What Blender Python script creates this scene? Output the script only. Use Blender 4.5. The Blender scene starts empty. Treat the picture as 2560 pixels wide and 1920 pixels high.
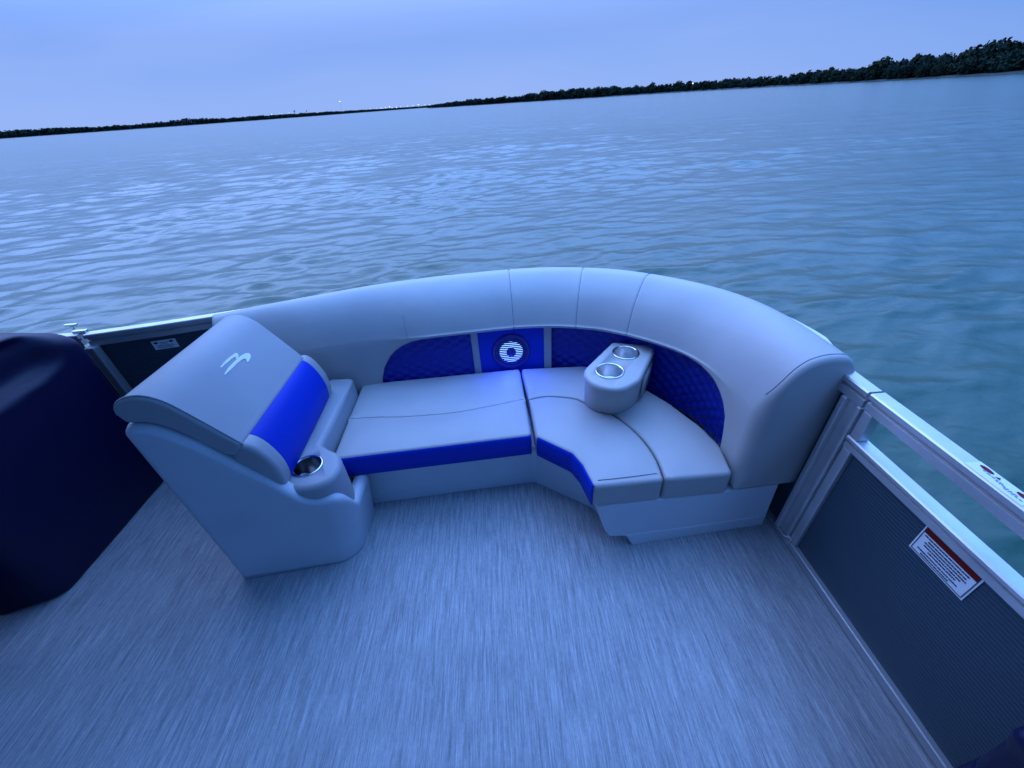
import bpy, math, random
from mathutils import Vector, Matrix, noise
from mathutils.geometry import delaunay_2d_cdt
random.seed(7)
C = bpy.context.scene.collection
PI = math.pi

# ------------------------------------------------------------------ helpers
def link(name, verts, faces, mat, parent=None, smooth=True, mats=None, fmat=None):
    me = bpy.data.meshes.new(name)
    me.from_pydata([tuple(v) for v in verts], [], [tuple(f) for f in faces])
    me.update()
    for m in (mats or [mat]):
        me.materials.append(m)
    if fmat:
        for p, i in zip(me.polygons, fmat):
            p.material_index = i
    if smooth:
        for p in me.polygons:
            p.use_smooth = True
    o = bpy.data.objects.new(name, me)
    C.objects.link(o)
    if parent is not None:
        o.parent = parent
    return o

def thing(name, label, cat, group=None):
    o = bpy.data.objects.new(name, None)
    o.empty_display_size = 0.05
    C.objects.link(o)
    o['label'] = label
    o['category'] = cat
    if group:
        o['group'] = group
    return o

def tag(o, label, cat, group=None):
    o['label'] = label
    o['category'] = cat
    if group:
        o['group'] = group
    return o

def struct(name, verts, faces, mat, smooth=True):
    o = link(name, verts, faces, mat, None, smooth)
    o['kind'] = 'structure'
    return o

def fillet_poly(corners, n=5):
    """corners (a,b,rad) -> dense polygon"""
    out = []
    N = len(corners)
    for i in range(N):
        p = Vector(corners[i][:2]); r = corners[i][2]
        a = Vector(corners[i - 1][:2]); b = Vector(corners[(i + 1) % N][:2])
        u = (a - p); v = (b - p)
        lu, lv = u.length, v.length
        u.normalize(); v.normalize()
        ang = u.angle(v)
        if r < 1e-5 or ang > PI - 0.03:
            out.append(p); continue
        t = min(r / math.tan(ang / 2), 0.48 * lu, 0.48 * lv)
        p0 = p + u * t; p1 = p + v * t
        for k in range(n + 1):
            s = k / n
            out.append(p0 * (1 - s) ** 2 + p * 2 * s * (1 - s) + p1 * s * s)
    return out

def area(P):
    return 0.5 * sum(P[i - 1].x * P[i].y - P[i].x * P[i - 1].y for i in range(len(P)))

def inset_normals(P):
    n = []
    N = len(P)
    for i in range(N):
        e0 = (P[i] - P[i - 1]); e1 = (P[(i + 1) % N] - P[i])
        if e0.length < 1e-9: e0 = e1
        if e1.length < 1e-9: e1 = e0
        e0 = e0.normalized(); e1 = e1.normalized()
        a = Vector((-e0.y, e0.x)); b = Vector((-e1.y, e1.x))
        s = a + b
        if s.length < 1e-6: s = a
        s.normalize()
        n.append(s / max(0.5, s.dot(a)))
    return n

def rounded(name, corners, h0, h1, mat, parent, mp=None, r0=0.0, r1=0.02, K=5, n=6, crown=0.0, dense=None, sub=0, hs=0):
    """solid from a plan polygon, extruded h0..h1 with filleted ends; r may be a function of (a,b)"""
    P = dense if dense else fillet_poly(corners, n)
    if sub:
        Q = []
        for i in range(len(P)):
            a, b = P[i], P[(i + 1) % len(P)]
            m = max(1, int((b - a).length / sub))
            for k in range(m):
                Q.append(a.lerp(b, k / m))
        P = Q
    if area(P) < 0:
        P = P[::-1]
    nr = inset_normals(P)
    N = len(P)
    f0 = r0 if callable(r0) else (lambda a, b: r0)
    f1 = r1 if callable(r1) else (lambda a, b: r1)
    rings = []
    for k in range(K + 1):
        t = k / K * PI / 2
        rings.append([(P[i] + nr[i] * (f0(*P[i]) * (1 - math.sin(t))), h0 + f0(*P[i]) * (1 - math.cos(t))) for i in range(N)])
    for k in range(1, hs):
        rings.append([(P[i], h0 + f0(*P[i]) + (h1 - f1(*P[i]) - h0 - f0(*P[i])) * k / hs) for i in range(N)])
    for k in range(K + 1):
        t = k / K * PI / 2
        rings.append([(P[i] + nr[i] * (f1(*P[i]) * (1 - math.cos(t))), h1 - f1(*P[i]) * (1 - math.sin(t))) for i in range(N)])
    mp = mp or (lambda a, b, h: (a, b, h))
    V = [mp(q.x, q.y, h) for ring in rings for q, h in ring]
    F = []
    for k in range(len(rings) - 1):
        for i in range(N):
            j = (i + 1) % N
            F.append((k * N + i, k * N + j, (k + 1) * N + j, (k + 1) * N + i))
    F.append(tuple(range(N - 1, -1, -1)))
    b = (len(rings) - 1) * N
    if crown:
        top = [q for q, h in rings[-1]]
        xs = [q.x for q in top]; ys = [q.y for q in top]
        st = 0.022
        pts = list(top)
        y = min(ys) + st * .37; r_ = 0
        while y < max(ys):
            x = min(xs) + st * (.31 + .5 * (r_ % 2))
            while x < max(xs):
                q = Vector((x, y)); ins = False
                for i in range(N):
                    a, c = top[i], top[i - 1]
                    if (a.y > y) != (c.y > y) and x < (c.x - a.x) * (y - a.y) / (c.y - a.y) + a.x: ins = not ins
                if ins and edge_dist(q, top) > st * .45: pts.append(q)
                x += st
            y += st * .87; r_ += 1
        cv, ce, cf, _, _, _ = delaunay_2d_cdt(pts, [(i, (i + 1) % N) for i in range(N)], [], 1, 1e-7)
        idm = []
        for q in cv:
            k = next((i for i in range(N) if (top[i] - q).length < 1e-6), None)
            if k is not None: idm.append(b + k)
            else:
                e = edge_dist(q, top)
                t = min(1, e / .09)
                wv = .0011 * noise.noise(Vector((q.x * 9, q.y * 9, h1 * 3)))
                V.append(mp(q.x, q.y, h1 + crown * math.sin(t * PI / 2) + wv * t)); idm.append(len(V) - 1)
        for f in cf:
            F.append(tuple(idm[i] for i in f))
    else:
        F.append(tuple(b + i for i in range(N)))
    o = link(name, V, F, mat, parent)
    return o

def edge_dist(q, P):
    best = 9
    for i in range(len(P)):
        a, c = P[i - 1], P[i]
        d = c - a; l = d.length_squared
        t = 0 if l < 1e-12 else max(0, min(1, (q - a).dot(d) / l))
        best = min(best, (q - a - d * t).length)
    return best

def fixn(o):
    import bmesh
    bm = bmesh.new(); bm.from_mesh(o.data)
    bmesh.ops.recalc_face_normals(bm, faces=bm.faces)
    bm.to_mesh(o.data); bm.free()
    return o

def box_data(x0, x1, y0, y1, z0, z1, b=0.004):
    """bevelled box"""
    import bmesh
    bm = bmesh.new()
    bmesh.ops.create_cube(bm, size=1)
    for v in bm.verts:
        v.co = Vector(((x0 + x1) / 2 + v.co.x * (x1 - x0), (y0 + y1) / 2 + v.co.y * (y1 - y0), (z0 + z1) / 2 + v.co.z * (z1 - z0)))
    if b:
        bmesh.ops.bevel(bm, geom=bm.edges[:], offset=b, segments=2, affect='EDGES', profile=0.5)
    bm.verts.index_update()
    V = [v.co.copy() for v in bm.verts]
    F = [[v.index for v in f.verts] for f in bm.faces]
    bm.free()
    return V, F

def join(*vf):
    V, F = [], []
    for v, f in vf:
        o = len(V)
        V += list(v); F += [[i + o for i in q] for q in f]
    return V, F

def tube_data(path, r, n=8, closed=False):
    path = [Vector(p) for p in path]
    V, F = [], []
    M = len(path)
    up = None
    for i, p in enumerate(path):
        if closed:
            t = (path[(i + 1) % M] - path[i - 1]).normalized()
        else:
            t = (path[min(i + 1, M - 1)] - path[max(i - 1, 0)]).normalized()
        if up is None:
            up = Vector((0, 0, 1)) if abs(t.z) < 0.9 else Vector((1, 0, 0))
        a = (up - t * up.dot(t)).normalized(); b = t.cross(a)
        up = a
        for k in range(n):
            th = 2 * PI * k / n
            V.append(p + (a * math.cos(th) + b * math.sin(th)) * r)
    R = M if closed else M - 1
    for i in range(R):
        for k in range(n):
            F.append((i * n + k, i * n + (k + 1) % n, ((i + 1) % M) * n + (k + 1) % n, ((i + 1) % M) * n + k))
    if not closed:
        F.append(tuple(range(n - 1, -1, -1))); F.append(tuple((M - 1) * n + k for k in range(n)))
    return V, F

def lathe_data(prof, n=32, origin=(0, 0, 0), M=None, close=True):
    V, F = [], []
    for r, z in prof:
        for k in range(n):
            th = 2 * PI * k / n
            p = Vector((r * math.cos(th), r * math.sin(th), z))
            if M: p = M @ p
            V.append(p + Vector(origin))
    for i in range(len(prof) - 1):
        for k in range(n):
            F.append((i * n + k, i * n + (k + 1) % n, (i + 1) * n + (k + 1) % n, (i + 1) * n + k))
    if close:
        F.append(tuple(range(n - 1, -1, -1)))
        F.append(tuple((len(prof) - 1) * n + k for k in range(n)))
    return V, F

def catmull(pts, per=10):
    P = [Vector(p) for p in pts]
    out = []
    for i in range(len(P) - 1):
        p0 = P[max(i - 1, 0)]; p1 = P[i]; p2 = P[i + 1]; p3 = P[min(i + 2, len(P) - 1)]
        for k in range(per):
            t = k / per
            out.append(0.5 * ((2 * p1) + (p2 - p0) * t + (2 * p0 - 5 * p1 + 4 * p2 - p3) * t * t + (3 * p1 - p0 - 3 * p2 + p3) * t ** 3))
    out.append(P[-1])
    return out

def resample(P, m):
    L = [0]
    for a, b in zip(P[:-1], P[1:]):
        L.append(L[-1] + (b - a).length)
    out = []; j = 0
    for k in range(m):
        s = L[-1] * k / (m - 1)
        while j < len(P) - 2 and L[j + 1] < s: j += 1
        t = (s - L[j]) / max(1e-9, L[j + 1] - L[j])
        out.append(P[j].lerp(P[j + 1], t))
    return out, L[-1]

def sstep(a, b, x):
    t = max(0, min(1, (x - a) / (b - a)))
    return t * t * (3 - 2 * t)

def interp(tab, x):
    if x <= tab[0][0]: return tab[0][1]
    for (a, u), (b, v) in zip(tab[:-1], tab[1:]):
        if x <= b:
            return u + (v - u) * (x - a) / (b - a)
    return tab[-1][1]

# ------------------------------------------------------------------ materials
def mat(name, col, rough=0.5, metal=0.0, spec=0.5, bump=None, bscale=1.0, var=0.0, varscale=3.0):
    m = bpy.data.materials.new(name); m.use_nodes = True
    nt = m.node_tree; b = nt.nodes['Principled BSDF']
    b.inputs['Base Color'].default_value = (*col, 1)
    b.inputs['Roughness'].default_value = rough
    b.inputs['Metallic'].default_value = metal
    b.inputs['Specular IOR Level'].default_value = spec
    tc = nt.nodes.new('ShaderNodeTexCoord')
    if var:
        n = nt.nodes.new('ShaderNodeTexNoise'); n.inputs['Scale'].default_value = varscale; n.inputs['Detail'].default_value = 5
        r = nt.nodes.new('ShaderNodeMapRange')
        r.inputs['From Min'].default_value = 0.3; r.inputs['From Max'].default_value = 0.7
        r.inputs['To Min'].default_value = 1 - var; r.inputs['To Max'].default_value = 1 + var
        mx = nt.nodes.new('ShaderNodeVectorMath'); mx.operation = 'SCALE'
        mx.inputs[0].default_value = col
        nt.links.new(tc.outputs['Object'], n.inputs['Vector'])
        nt.links.new(n.outputs['Fac'], r.inputs['Value'])
        nt.links.new(r.outputs['Result'], mx.inputs['Scale'])
        nt.links.new(mx.outputs['Vector'], b.inputs['Base Color'])
    if bump:
        prev = None
        for sc, st, dist in bump:
            n = nt.nodes.new('ShaderNodeTexNoise'); n.inputs['Scale'].default_value = sc; n.inputs['Detail'].default_value = 3
            nt.links.new(tc.outputs['Object'], n.inputs['Vector'])
            bp = nt.nodes.new('ShaderNodeBump'); bp.inputs['Strength'].default_value = st; bp.inputs['Distance'].default_value = dist
            nt.links.new(n.outputs['Fac'], bp.inputs['Height'])
            if prev: nt.links.new(prev.outputs['Normal'], bp.inputs['Normal'])
            prev = bp
        nt.links.new(prev.outputs['Normal'], b.inputs['Normal'])
    return m

VB = [(9.0, 0.35, 0.006), (420.0, 0.25, 0.0006)]
M_vinyl = mat('grey_vinyl', (0.385, 0.365, 0.355), 0.48, bump=VB, var=0.05, varscale=5)
M_vinyl2 = mat('mid_grey_vinyl', (0.31, 0.315, 0.33), 0.5, bump=VB, var=0.05, varscale=5)
M_shell = mat('moulded_grey_shell', (0.48, 0.50, 0.54), 0.5, bump=[(5, 0.25, 0.008), (600, 0.2, 0.0005)], var=0.06, varscale=4)
M_base = mat('grey_base_panel', (0.52, 0.54, 0.58), 0.5, bump=[(600, 0.2, 0.0005)], var=0.05, varscale=4)
M_blue = mat('royal_blue_vinyl', (0.0005, 0.030, 0.42), 0.5, spec=0.15, bump=VB)
M_quilt = mat('quilted_blue_vinyl', (0.0006, 0.014, 0.27), 0.42, spec=0.35, bump=[(420, 0.2, 0.0006)])
M_seam = mat('seam_thread', (0.13, 0.135, 0.18), 0.8)
M_alu = mat('brushed_aluminium', (0.62, 0.60, 0.60), 0.42, metal=0.7, bump=[(14, 0.12, 0.002), (300, 0.15, 0.0006)], var=0.08, varscale=9)
M_alud = mat('weathered_aluminium', (0.45, 0.46, 0.48), 0.5, metal=0.6, bump=[(200, 0.15, 0.0006)])
M_steel = mat('stainless_steel', (0.72, 0.72, 0.72), 0.16, metal=1.0)
M_steelb = mat('bright_steel_cup', (0.62, 0.62, 0.63), 0.33, metal=0.85)
M_steeld = mat('dull_steel_cup', (0.26, 0.26, 0.27), 0.25, metal=1.0)
M_navy = mat('dark_navy_vinyl', (0.002, 0.003, 0.036), 0.48, spec=0.35, bump=VB)  # own navy on the chair; shade put into colour on the bench
M_black = mat('black_plastic', (0.012, 0.013, 0.018), 0.45)
M_spk = mat('blue_speaker_plastic', (0.006, 0.02, 0.20), 0.3)
M_white = mat('white_label', (0.80, 0.80, 0.80), 0.45)
M_emb = mat('pale_embroidery', (0.85, 0.85, 0.88), 0.6)
M_red = mat('dark_red_print', (0.16, 0.006, 0.004), 0.6, spec=0.2)
M_ink = mat('navy_ink', (0.02, 0.03, 0.08), 0.6)
M_inkl = mat('pale_ink', (0.25, 0.28, 0.45), 0.6)
M_leaf = mat('dark_foliage', (0.010, 0.022, 0.014), 0.9, spec=0.1, var=0.5, varscale=0.25)
M_leafb = mat('olive_foliage', (0.015, 0.025, 0.012), 0.9, spec=0.1, var=0.5, varscale=0.25)
M_bark = mat('bark', (0.035, 0.028, 0.022), 0.9)
M_soil = mat('shore_soil', (0.016, 0.016, 0.012), 0.9, var=0.5, varscale=0.15)

def emis(name, col, s):
    m = bpy.data.materials.new(name); m.use_nodes = True
    nt = m.node_tree; nt.nodes.clear()
    e = nt.nodes.new('ShaderNodeEmission'); e.inputs[0].default_value = (*col, 1); e.inputs[1].default_value = s
    o = nt.nodes.new('ShaderNodeOutputMaterial'); nt.links.new(e.outputs[0], o.inputs[0])
    return m
M_led = emis('blue_led', (0.24, 0.50, 1.0), 3.0)
M_lamp = emis('distant_lamp', (0.75, 0.9, 1.0), 2.6)

def mesh_panel_mat():
    m = mat('dark_ribbed_panel', (0.030, 0.040, 0.062), 0.45)
    nt = m.node_tree; b = nt.nodes['Principled BSDF']
    tc = nt.nodes.new('ShaderNodeTexCoord')
    w = nt.nodes.new('ShaderNodeTexWave'); w.wave_type = 'BANDS'; w.bands_direction = 'Z'
    w.inputs['Scale'].default_value = 27; w.inputs['Distortion'].default_value = 0.15
    nt.links.new(tc.outputs['Object'], w.inputs['Vector'])
    bp = nt.nodes.new('ShaderNodeBump'); bp.inputs['Strength'].default_value = 0.35; bp.inputs['Distance'].default_value = 0.003
    nt.links.new(w.outputs['Fac'], bp.inputs['Height']); nt.links.new(bp.outputs['Normal'], b.inputs['Normal'])
    rp = nt.nodes.new('ShaderNodeValToRGB')
    rp.color_ramp.elements[0].color = (0.022, 0.044, 0.066, 1); rp.color_ramp.elements[1].color = (0.040, 0.072, 0.100, 1)
    nt.links.new(w.outputs['Fac'], rp.inputs['Fac']); nt.links.new(rp.outputs['Color'], b.inputs['Base Color'])
    return m
M_mesh = mesh_panel_mat()

def deck_mat():
    m = mat('woven_vinyl_floor', (0.3, 0.3, 0.32), 0.62)
    nt = m.node_tree; b = nt.nodes['Principled BSDF']; L = nt.links.new
    tc = nt.nodes.new('ShaderNodeTexCoord')
    def streak(sx, sy, det):
        mp = nt.nodes.new('ShaderNodeMapping'); mp.inputs['Scale'].default_value = (sx, sy, 1)
        n = nt.nodes.new('ShaderNodeTexNoise'); n.inputs['Scale'].default_value = 1; n.inputs['Detail'].default_value = det
        n.inputs['Roughness'].default_value = 0.6
        L(tc.outputs['Object'], mp.inputs['Vector']); L(mp.outputs['Vector'], n.inputs['Vector'])
        return n.outputs['Fac']
    def math_(op, a, c):
        n = nt.nodes.new('ShaderNodeMath'); n.operation = op
        for i, v in enumerate((a, c)):
            if isinstance(v, (int, float)): n.inputs[i].default_value = v
            else: L(v, n.inputs[i])
        return n.outputs[0]
    s1 = streak(230, 10, 2); s2 = streak(95, 5.0, 2); s3 = streak(480, 60, 1); s4 = streak(2.0, 1.6, 3); s5 = streak(330, 330, 1)
    t = math_('ADD', math_('MULTIPLY', s1, 0.36), math_('MULTIPLY', s2, 0.24))
    t = math_('ADD', t, math_('MULTIPLY', s5, 0.12))
    t = math_('ADD', t, math_('MULTIPLY', s3, 0.18)); t = math_('ADD', t, math_('MULTIPLY', s4, 0.10))
    rp = nt.nodes.new('ShaderNodeValToRGB')
    cr = rp.color_ramp
    cr.elements[0].position = 0.36; cr.elements[0].color = (0.165, 0.175, 0.19, 1)
    cr.elements[1].position = 0.64; cr.elements[1].color = (0.56, 0.56, 0.575, 1)
    e = cr.elements.new(0.50); e.color = (0.335, 0.34, 0.355, 1)
    L(t, rp.inputs['Fac']); L(rp.outputs['Color'], b.inputs['Base Color'])
    bp = nt.nodes.new('ShaderNodeBump'); bp.inputs['Strength'].default_value = 0.3; bp.inputs['Distance'].default_value = 0.002
    L(t, bp.inputs['Height']); L(bp.outputs['Normal'], b.inputs['Normal'])
    return m
M_deck = deck_mat()

def water_mat():
    m = bpy.data.materials.new('lake_water'); m.use_nodes = True
    nt = m.node_tree; L = nt.links.new; b = nt.nodes['Principled BSDF']
    b.inputs['Base Color'].default_value = (0.008, 0.042, 0.020, 1)
    b.inputs['Roughness'].default_value = 0.20
    b.inputs['IOR'].default_value = 1.46
    b.inputs['Specular IOR Level'].default_value = 0.5
    tc = nt.nodes.new('ShaderNodeTexCoord')
    ln = nt.nodes.new('ShaderNodeVectorMath'); ln.operation = 'LENGTH'; L(tc.outputs['Object'], ln.inputs[0])
    far = nt.nodes.new('ShaderNodeMapRange'); far.interpolation_type = 'SMOOTHSTEP'          # beyond the modelled chop the same waves go on as bump
    far.inputs['From Min'].default_value = 14; far.inputs['From Max'].default_value = 60
    far.inputs['To Min'].default_value = 0.12; far.inputs['To Max'].default_value = 1.0
    L(ln.outputs['Value'], far.inputs['Value'])
    prev = None
    for (sx, sy, rot, det, st, dist) in ((0.9, 2.0, 0.10, 3, 0.8, 0.12), (3.5, 7.0, -0.12, 3, 0.6, 0.022), (14, 22, 0.2, 1, 0.30, 0.004), (0.05, 0.16, 0.1, 2, 0.35, 0.6)):
        mp = nt.nodes.new('ShaderNodeMapping'); mp.inputs['Scale'].default_value = (sx, sy, 1); mp.inputs['Rotation'].default_value = (0, 0, rot)
        n = nt.nodes.new('ShaderNodeTexNoise'); n.inputs['Scale'].default_value = 1; n.inputs['Detail'].default_value = det
        n.inputs['Distortion'].default_value = 0.1
        L(tc.outputs['Object'], mp.inputs['Vector']); L(mp.outputs['Vector'], n.inputs['Vector'])
        bp = nt.nodes.new('ShaderNodeBump'); bp.inputs['Strength'].default_value = st; bp.inputs['Distance'].default_value = dist
        L(n.outputs['Fac'], bp.inputs['Height'])
        if sx < 3:
            ms = nt.nodes.new('ShaderNodeMath'); ms.operation = 'MULTIPLY'; ms.inputs[1].default_value = st
            L(far.outputs['Result'], ms.inputs[0]); L(ms.outputs[0], bp.inputs['Strength'])
        if prev: L(prev.outputs['Normal'], bp.inputs['Normal'])
        prev = bp
    L(prev.outputs['Normal'], b.inputs['Normal'])
    return m
M_water = water_mat()

# ------------------------------------------------------------------ water, shore
ZW = -0.60
def build_water():
    import numpy as np
    rg = np.random.default_rng(4)
    R = [1.0]
    while R[-1] < 6500:
        r = R[-1]
        R.append(r * (1.0085 if r < 75 else 1.03))
    R = np.array(R)
    front = np.linspace(-1.25, 1.25, 640)                       # finer steps over the lake ahead, coarser behind the boat
    back = np.linspace(1.25, 2 * PI - 1.25, 60)[1:-1]
    T = np.concatenate([front, back]); n = len(T)
    RR, TT = np.meshgrid(R, T, indexing='ij')
    X, Y = RR * np.sin(TT), RR * np.cos(TT)
    Z = np.zeros_like(X); DX = np.zeros_like(X); DY = np.zeros_like(X); SM = np.zeros_like(X)
    # slow patches where the wind roughens the surface
    for k in range(9):
        l = rg.uniform(2.5, 12); a = PI / 2 + rg.normal(0, .9); ph = rg.uniform(0, 6.28)
        SM += np.sin(2 * PI / l * (X * math.cos(a) + Y * math.sin(a)) + ph) / 3
    gust = np.clip(1.0 + 0.38 * SM, 0.45, 1.7)
    side = 1 - 0.40 / (1 + np.exp(-(TT - 0.35) * 6)) * (TT < PI)
    fade = np.clip((75 - RR) / 40, 0, 1)
    spc = np.maximum(RR * 0.0085, RR * 2.5 / 640)
    for k in range(136):
        lam = 0.15 * (0.95 / 0.15) ** rg.random() if k < 118 else rg.uniform(1.0, 2.6)
        a = PI / 2 + 0.13 + rg.normal(0, 0.40)
        kk = 2 * PI / lam; cx, cy = math.cos(a), math.sin(a)
        am = 0.0225 * lam / (2 * PI) * (1.0 if lam < 1.0 else 0.75)
        w = np.clip((lam - 2.2 * spc) / (1.5 * spc), 0, 1) * fade * gust * side
        ph = kk * (X * cx + Y * cy) + rg.uniform(0, 6.28)
        Z += am * w * np.sin(ph)
        c = np.cos(ph) * am * w * 0.65
        DX += cx * c; DY += cy * c
    P = np.stack([X + DX, Y + DY, ZW + Z], -1).reshape(-1, 3)
    nr = len(R)
    i = np.arange(nr - 1)[:, None] * n; j = np.arange(n)[None, :]; j2 = (j + 1) % n
    F = np.stack([i + j, i + n + j, i + n + j2, i + j2], -1).reshape(-1, 4)
    me = bpy.data.meshes.new('water')
    me.vertices.add(len(P)); me.vertices.foreach_set('co', P.astype('f4').ravel())
    me.loops.add(F.size); me.loops.foreach_set('vertex_index', F.astype('i4').ravel())
    me.polygons.add(len(F)); me.polygons.foreach_set('loop_start', np.arange(0, F.size, 4, dtype='i4'))
    me.polygons.foreach_set('use_smooth', np.ones(len(F), dtype=bool))
    me.update(calc_edges=True); me.validate()
    me.materials.append(M_water)
    o = bpy.data.objects.new('water', me); C.objects.link(o); o['kind'] = 'structure'
    if me.polygons[0].normal.z < 0: me.flip_normals()
    return o
build_water()

def dense(P, step):
    P = [Vector(p) for p in P]
    P = catmull(P, 12)
    L = sum((b - a).length for a, b in zip(P[:-1], P[1:]))
    return resample(P, max(2, int(L / step)))[0]

RS = [(230, 10), (195, 70), (160, 130), (152, 160), (150, 190), (150, 240), (145, 300), (120, 370), (85, 430), (30, 510), (-25, 560), (-70, 600)]
LS = [(40, 1110), (-60, 1050), (-160, 1000), (-235, 880), (-285, 750), (-330, 680), (-400, 645), (-480, 620), (-630, 640), (-900, 700), (-1300, 760)]
def shore(name, line, h, depth):
    P = dense(line, 6)
    V, F = [], []
    for p in P:
        d = p.normalized()
        j = noise.noise(Vector((p.x * 0.05, p.y * 0.05, 0)))
        for t, z in ((-1.5, -0.35), (1.0 + j * 1.5, 0.25), (5 + j * 2, h * 0.5), (16, h), (depth, h * 1.1), (depth + 20, -0.4)):
            q = p + d * t
            V.append((q.x, q.y, ZW + z + 0.12 * noise.noise(Vector((q.x * 0.3, q.y * 0.3, 1)))))
    for i in range(len(P) - 1):
        for k in range(5):
            F.append((i * 6 + k, (i + 1) * 6 + k, (i + 1) * 6 + k + 1, i * 6 + k + 1))
    return struct(name, V, F, M_soil)
shore('near_shore', RS, 1.0, 70)
shore('far_shore', LS, 1.2, 90)

# trees: leaf-clump crowns on tapered trunks
def crown_data(rnd, lobes, nq, size):
    V, F = [], []
    L = []
    for k in range(lobes):
        a = rnd.uniform(0, 6.28); rr = rnd.uniform(0.05, 0.55)
        L.append((Vector((rr * math.cos(a), rr * math.sin(a), rnd.uniform(0.12, 0.74))), rnd.uniform(0.20, 0.40)))
    for k in range(nq):
        c, R = rnd.choice(L)
        d = Vector((rnd.gauss(0, 1), rnd.gauss(0, 1), rnd.gauss(0, 1))).normalized()
        p = c + d * R * rnd.uniform(0.55, 1.05)
        p.z = max(0.02, p.z)
        nrm = (d + Vector((rnd.gauss(0, .6), rnd.gauss(0, .6), rnd.gauss(0, .6)))).normalized()
        t = nrm.orthogonal().normalized(); b = nrm.cross(t)
        s = size * rnd.uniform(0.6, 1.3)
        o = len(V)
        m = 5
        for i in range(m):
            th = 2 * PI * i / m + rnd.uniform(-.3, .3)
            V.append(p + (t * math.cos(th) + b * math.sin(th)) * s * rnd.uniform(0.7, 1.2))
        F.append(tuple(range(o, o + m)))
    return V, F
def trunk_data(rnd):
    parts = [tube_tap([(0, 0, -0.15), (0.02, 0.01, 0.2), (0.0, 0.03, 0.5), (0.04, 0.02, 0.75)], [0.05, 0.04, 0.03, 0.012])]
    for k in range(5):
        a = rnd.uniform(0, 6.28); z = rnd.uniform(0.2, 0.5)
        parts.append(tube_tap([(0, 0.02, z), (0.2 * math.cos(a), 0.2 * math.sin(a), z + 0.15), (0.42 * math.cos(a), 0.42 * math.sin(a), z + 0.25)], [0.022, 0.016, 0.006]))
    return join(*parts)
def tube_tap(path, rad, n=6):
    V, F = tube_data(path, 1.0, n)
    for i, p in enumerate(path):
        for k in range(n):
            q = V[i * n + k]
            V[i * n + k] = Vector(p) + (q - Vector(p)) * rad[i]
    return V, F
variants = []
def make_tree(k):
    rnd = random.Random(40 + k)
    root = bpy.data.objects.new('broadleaf_tree', None); root.empty_display_size = 0.1
    C.objects.link(root)
    link('trunk', *trunk_data(rnd), M_bark, root)
    link('crown', *crown_data(rnd, 10 + k, 1100, 0.075), M_leaf if k % 3 else M_leafb, root, smooth=False)
    return root
TR = [(215, 40, 9.2), (161, 154, 8.8), (159, 159, 8.9), (158, 163, 7.7), (157, 170, 8.0), (156, 180, 7.1), (155, 191, 7.6), (155, 196, 5.6), (155, 210, 6.6), (155, 227, 6.2), (154, 243, 6.5), (154, 250, 5.0), (153, 262, 5.1), (151, 283, 5.4), (148, 309, 6.0), (139, 332, 6.7), (130, 357, 6.6), (113, 393, 6.9), (88, 435, 8.3), (61, 474, 8.3), (28, 520, 6.6), (-26, 569, 6.6), (-66, 604, 4.4)]
TAB = sorted((math.atan2(x, y), z) for x, y, z in TR)
def place_trees():
    protos = [make_tree(k) for k in range(6)]
    used = [False] * 6
    rnd = random.Random(11)
    P = dense(RS[1:], 4.2)
    n = 0
    for i, p in enumerate(P):
        dist = p.length
        rows = (5.5, 10.5) if dist < 420 else (7.0,)
        for ri, back in enumerate(rows):
            if 300 < dist < 420 and ri == 0 and i % 2: continue
            q = p + p.normalized() * (back + rnd.uniform(-1.5, 1.5)) + Vector((rnd.uniform(-1, 1), rnd.uniform(-1, 1)))
            az = math.atan2(q.x, q.y)
            top = interp(TAB, az)
            h = (top - 0.55) * 0.93 * (rnd.uniform(0.50, 0.80) if ri == 0 and len(rows) > 1 else rnd.choice((rnd.uniform(0.72, 0.92), rnd.uniform(0.85, 0.98), rnd.uniform(0.95, 1.12))))
            k = rnd.randrange(6)
            root = protos[k]
            if used[k]:
                c = root.copy(); C.objects.link(c)
                for ch in protos[k].children:
                    d = ch.copy(); C.objects.link(d); d.parent = c
                root = c
            used[k] = True
            w = h * rnd.uniform(0.85, 1.25) * (1.35 if dist > 400 else 1)
            root.location = (q.x, q.y, ZW + 0.5)
            root.rotation_euler = (0, 0, rnd.uniform(0, 6.28))
            root.scale = (w * 0.85, w * 0.85, h)
            if dist < 235:
                tag(root, 'big dark leafy tree in the near wood at the right end of the shore', 'tree', 'large trees at the right end of the shore')
            elif dist < 400:
                tag(root, 'medium dark leafy tree in the middle stretch of the wooded right shore', 'tree', 'trees along the middle of the right shore')
            else:
                tag(root, 'tiny distant tree on the low wooded point right of the town lights', 'tree', 'distant trees on the wooded point')
            n += 1
    print('trees', n)
place_trees()

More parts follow.
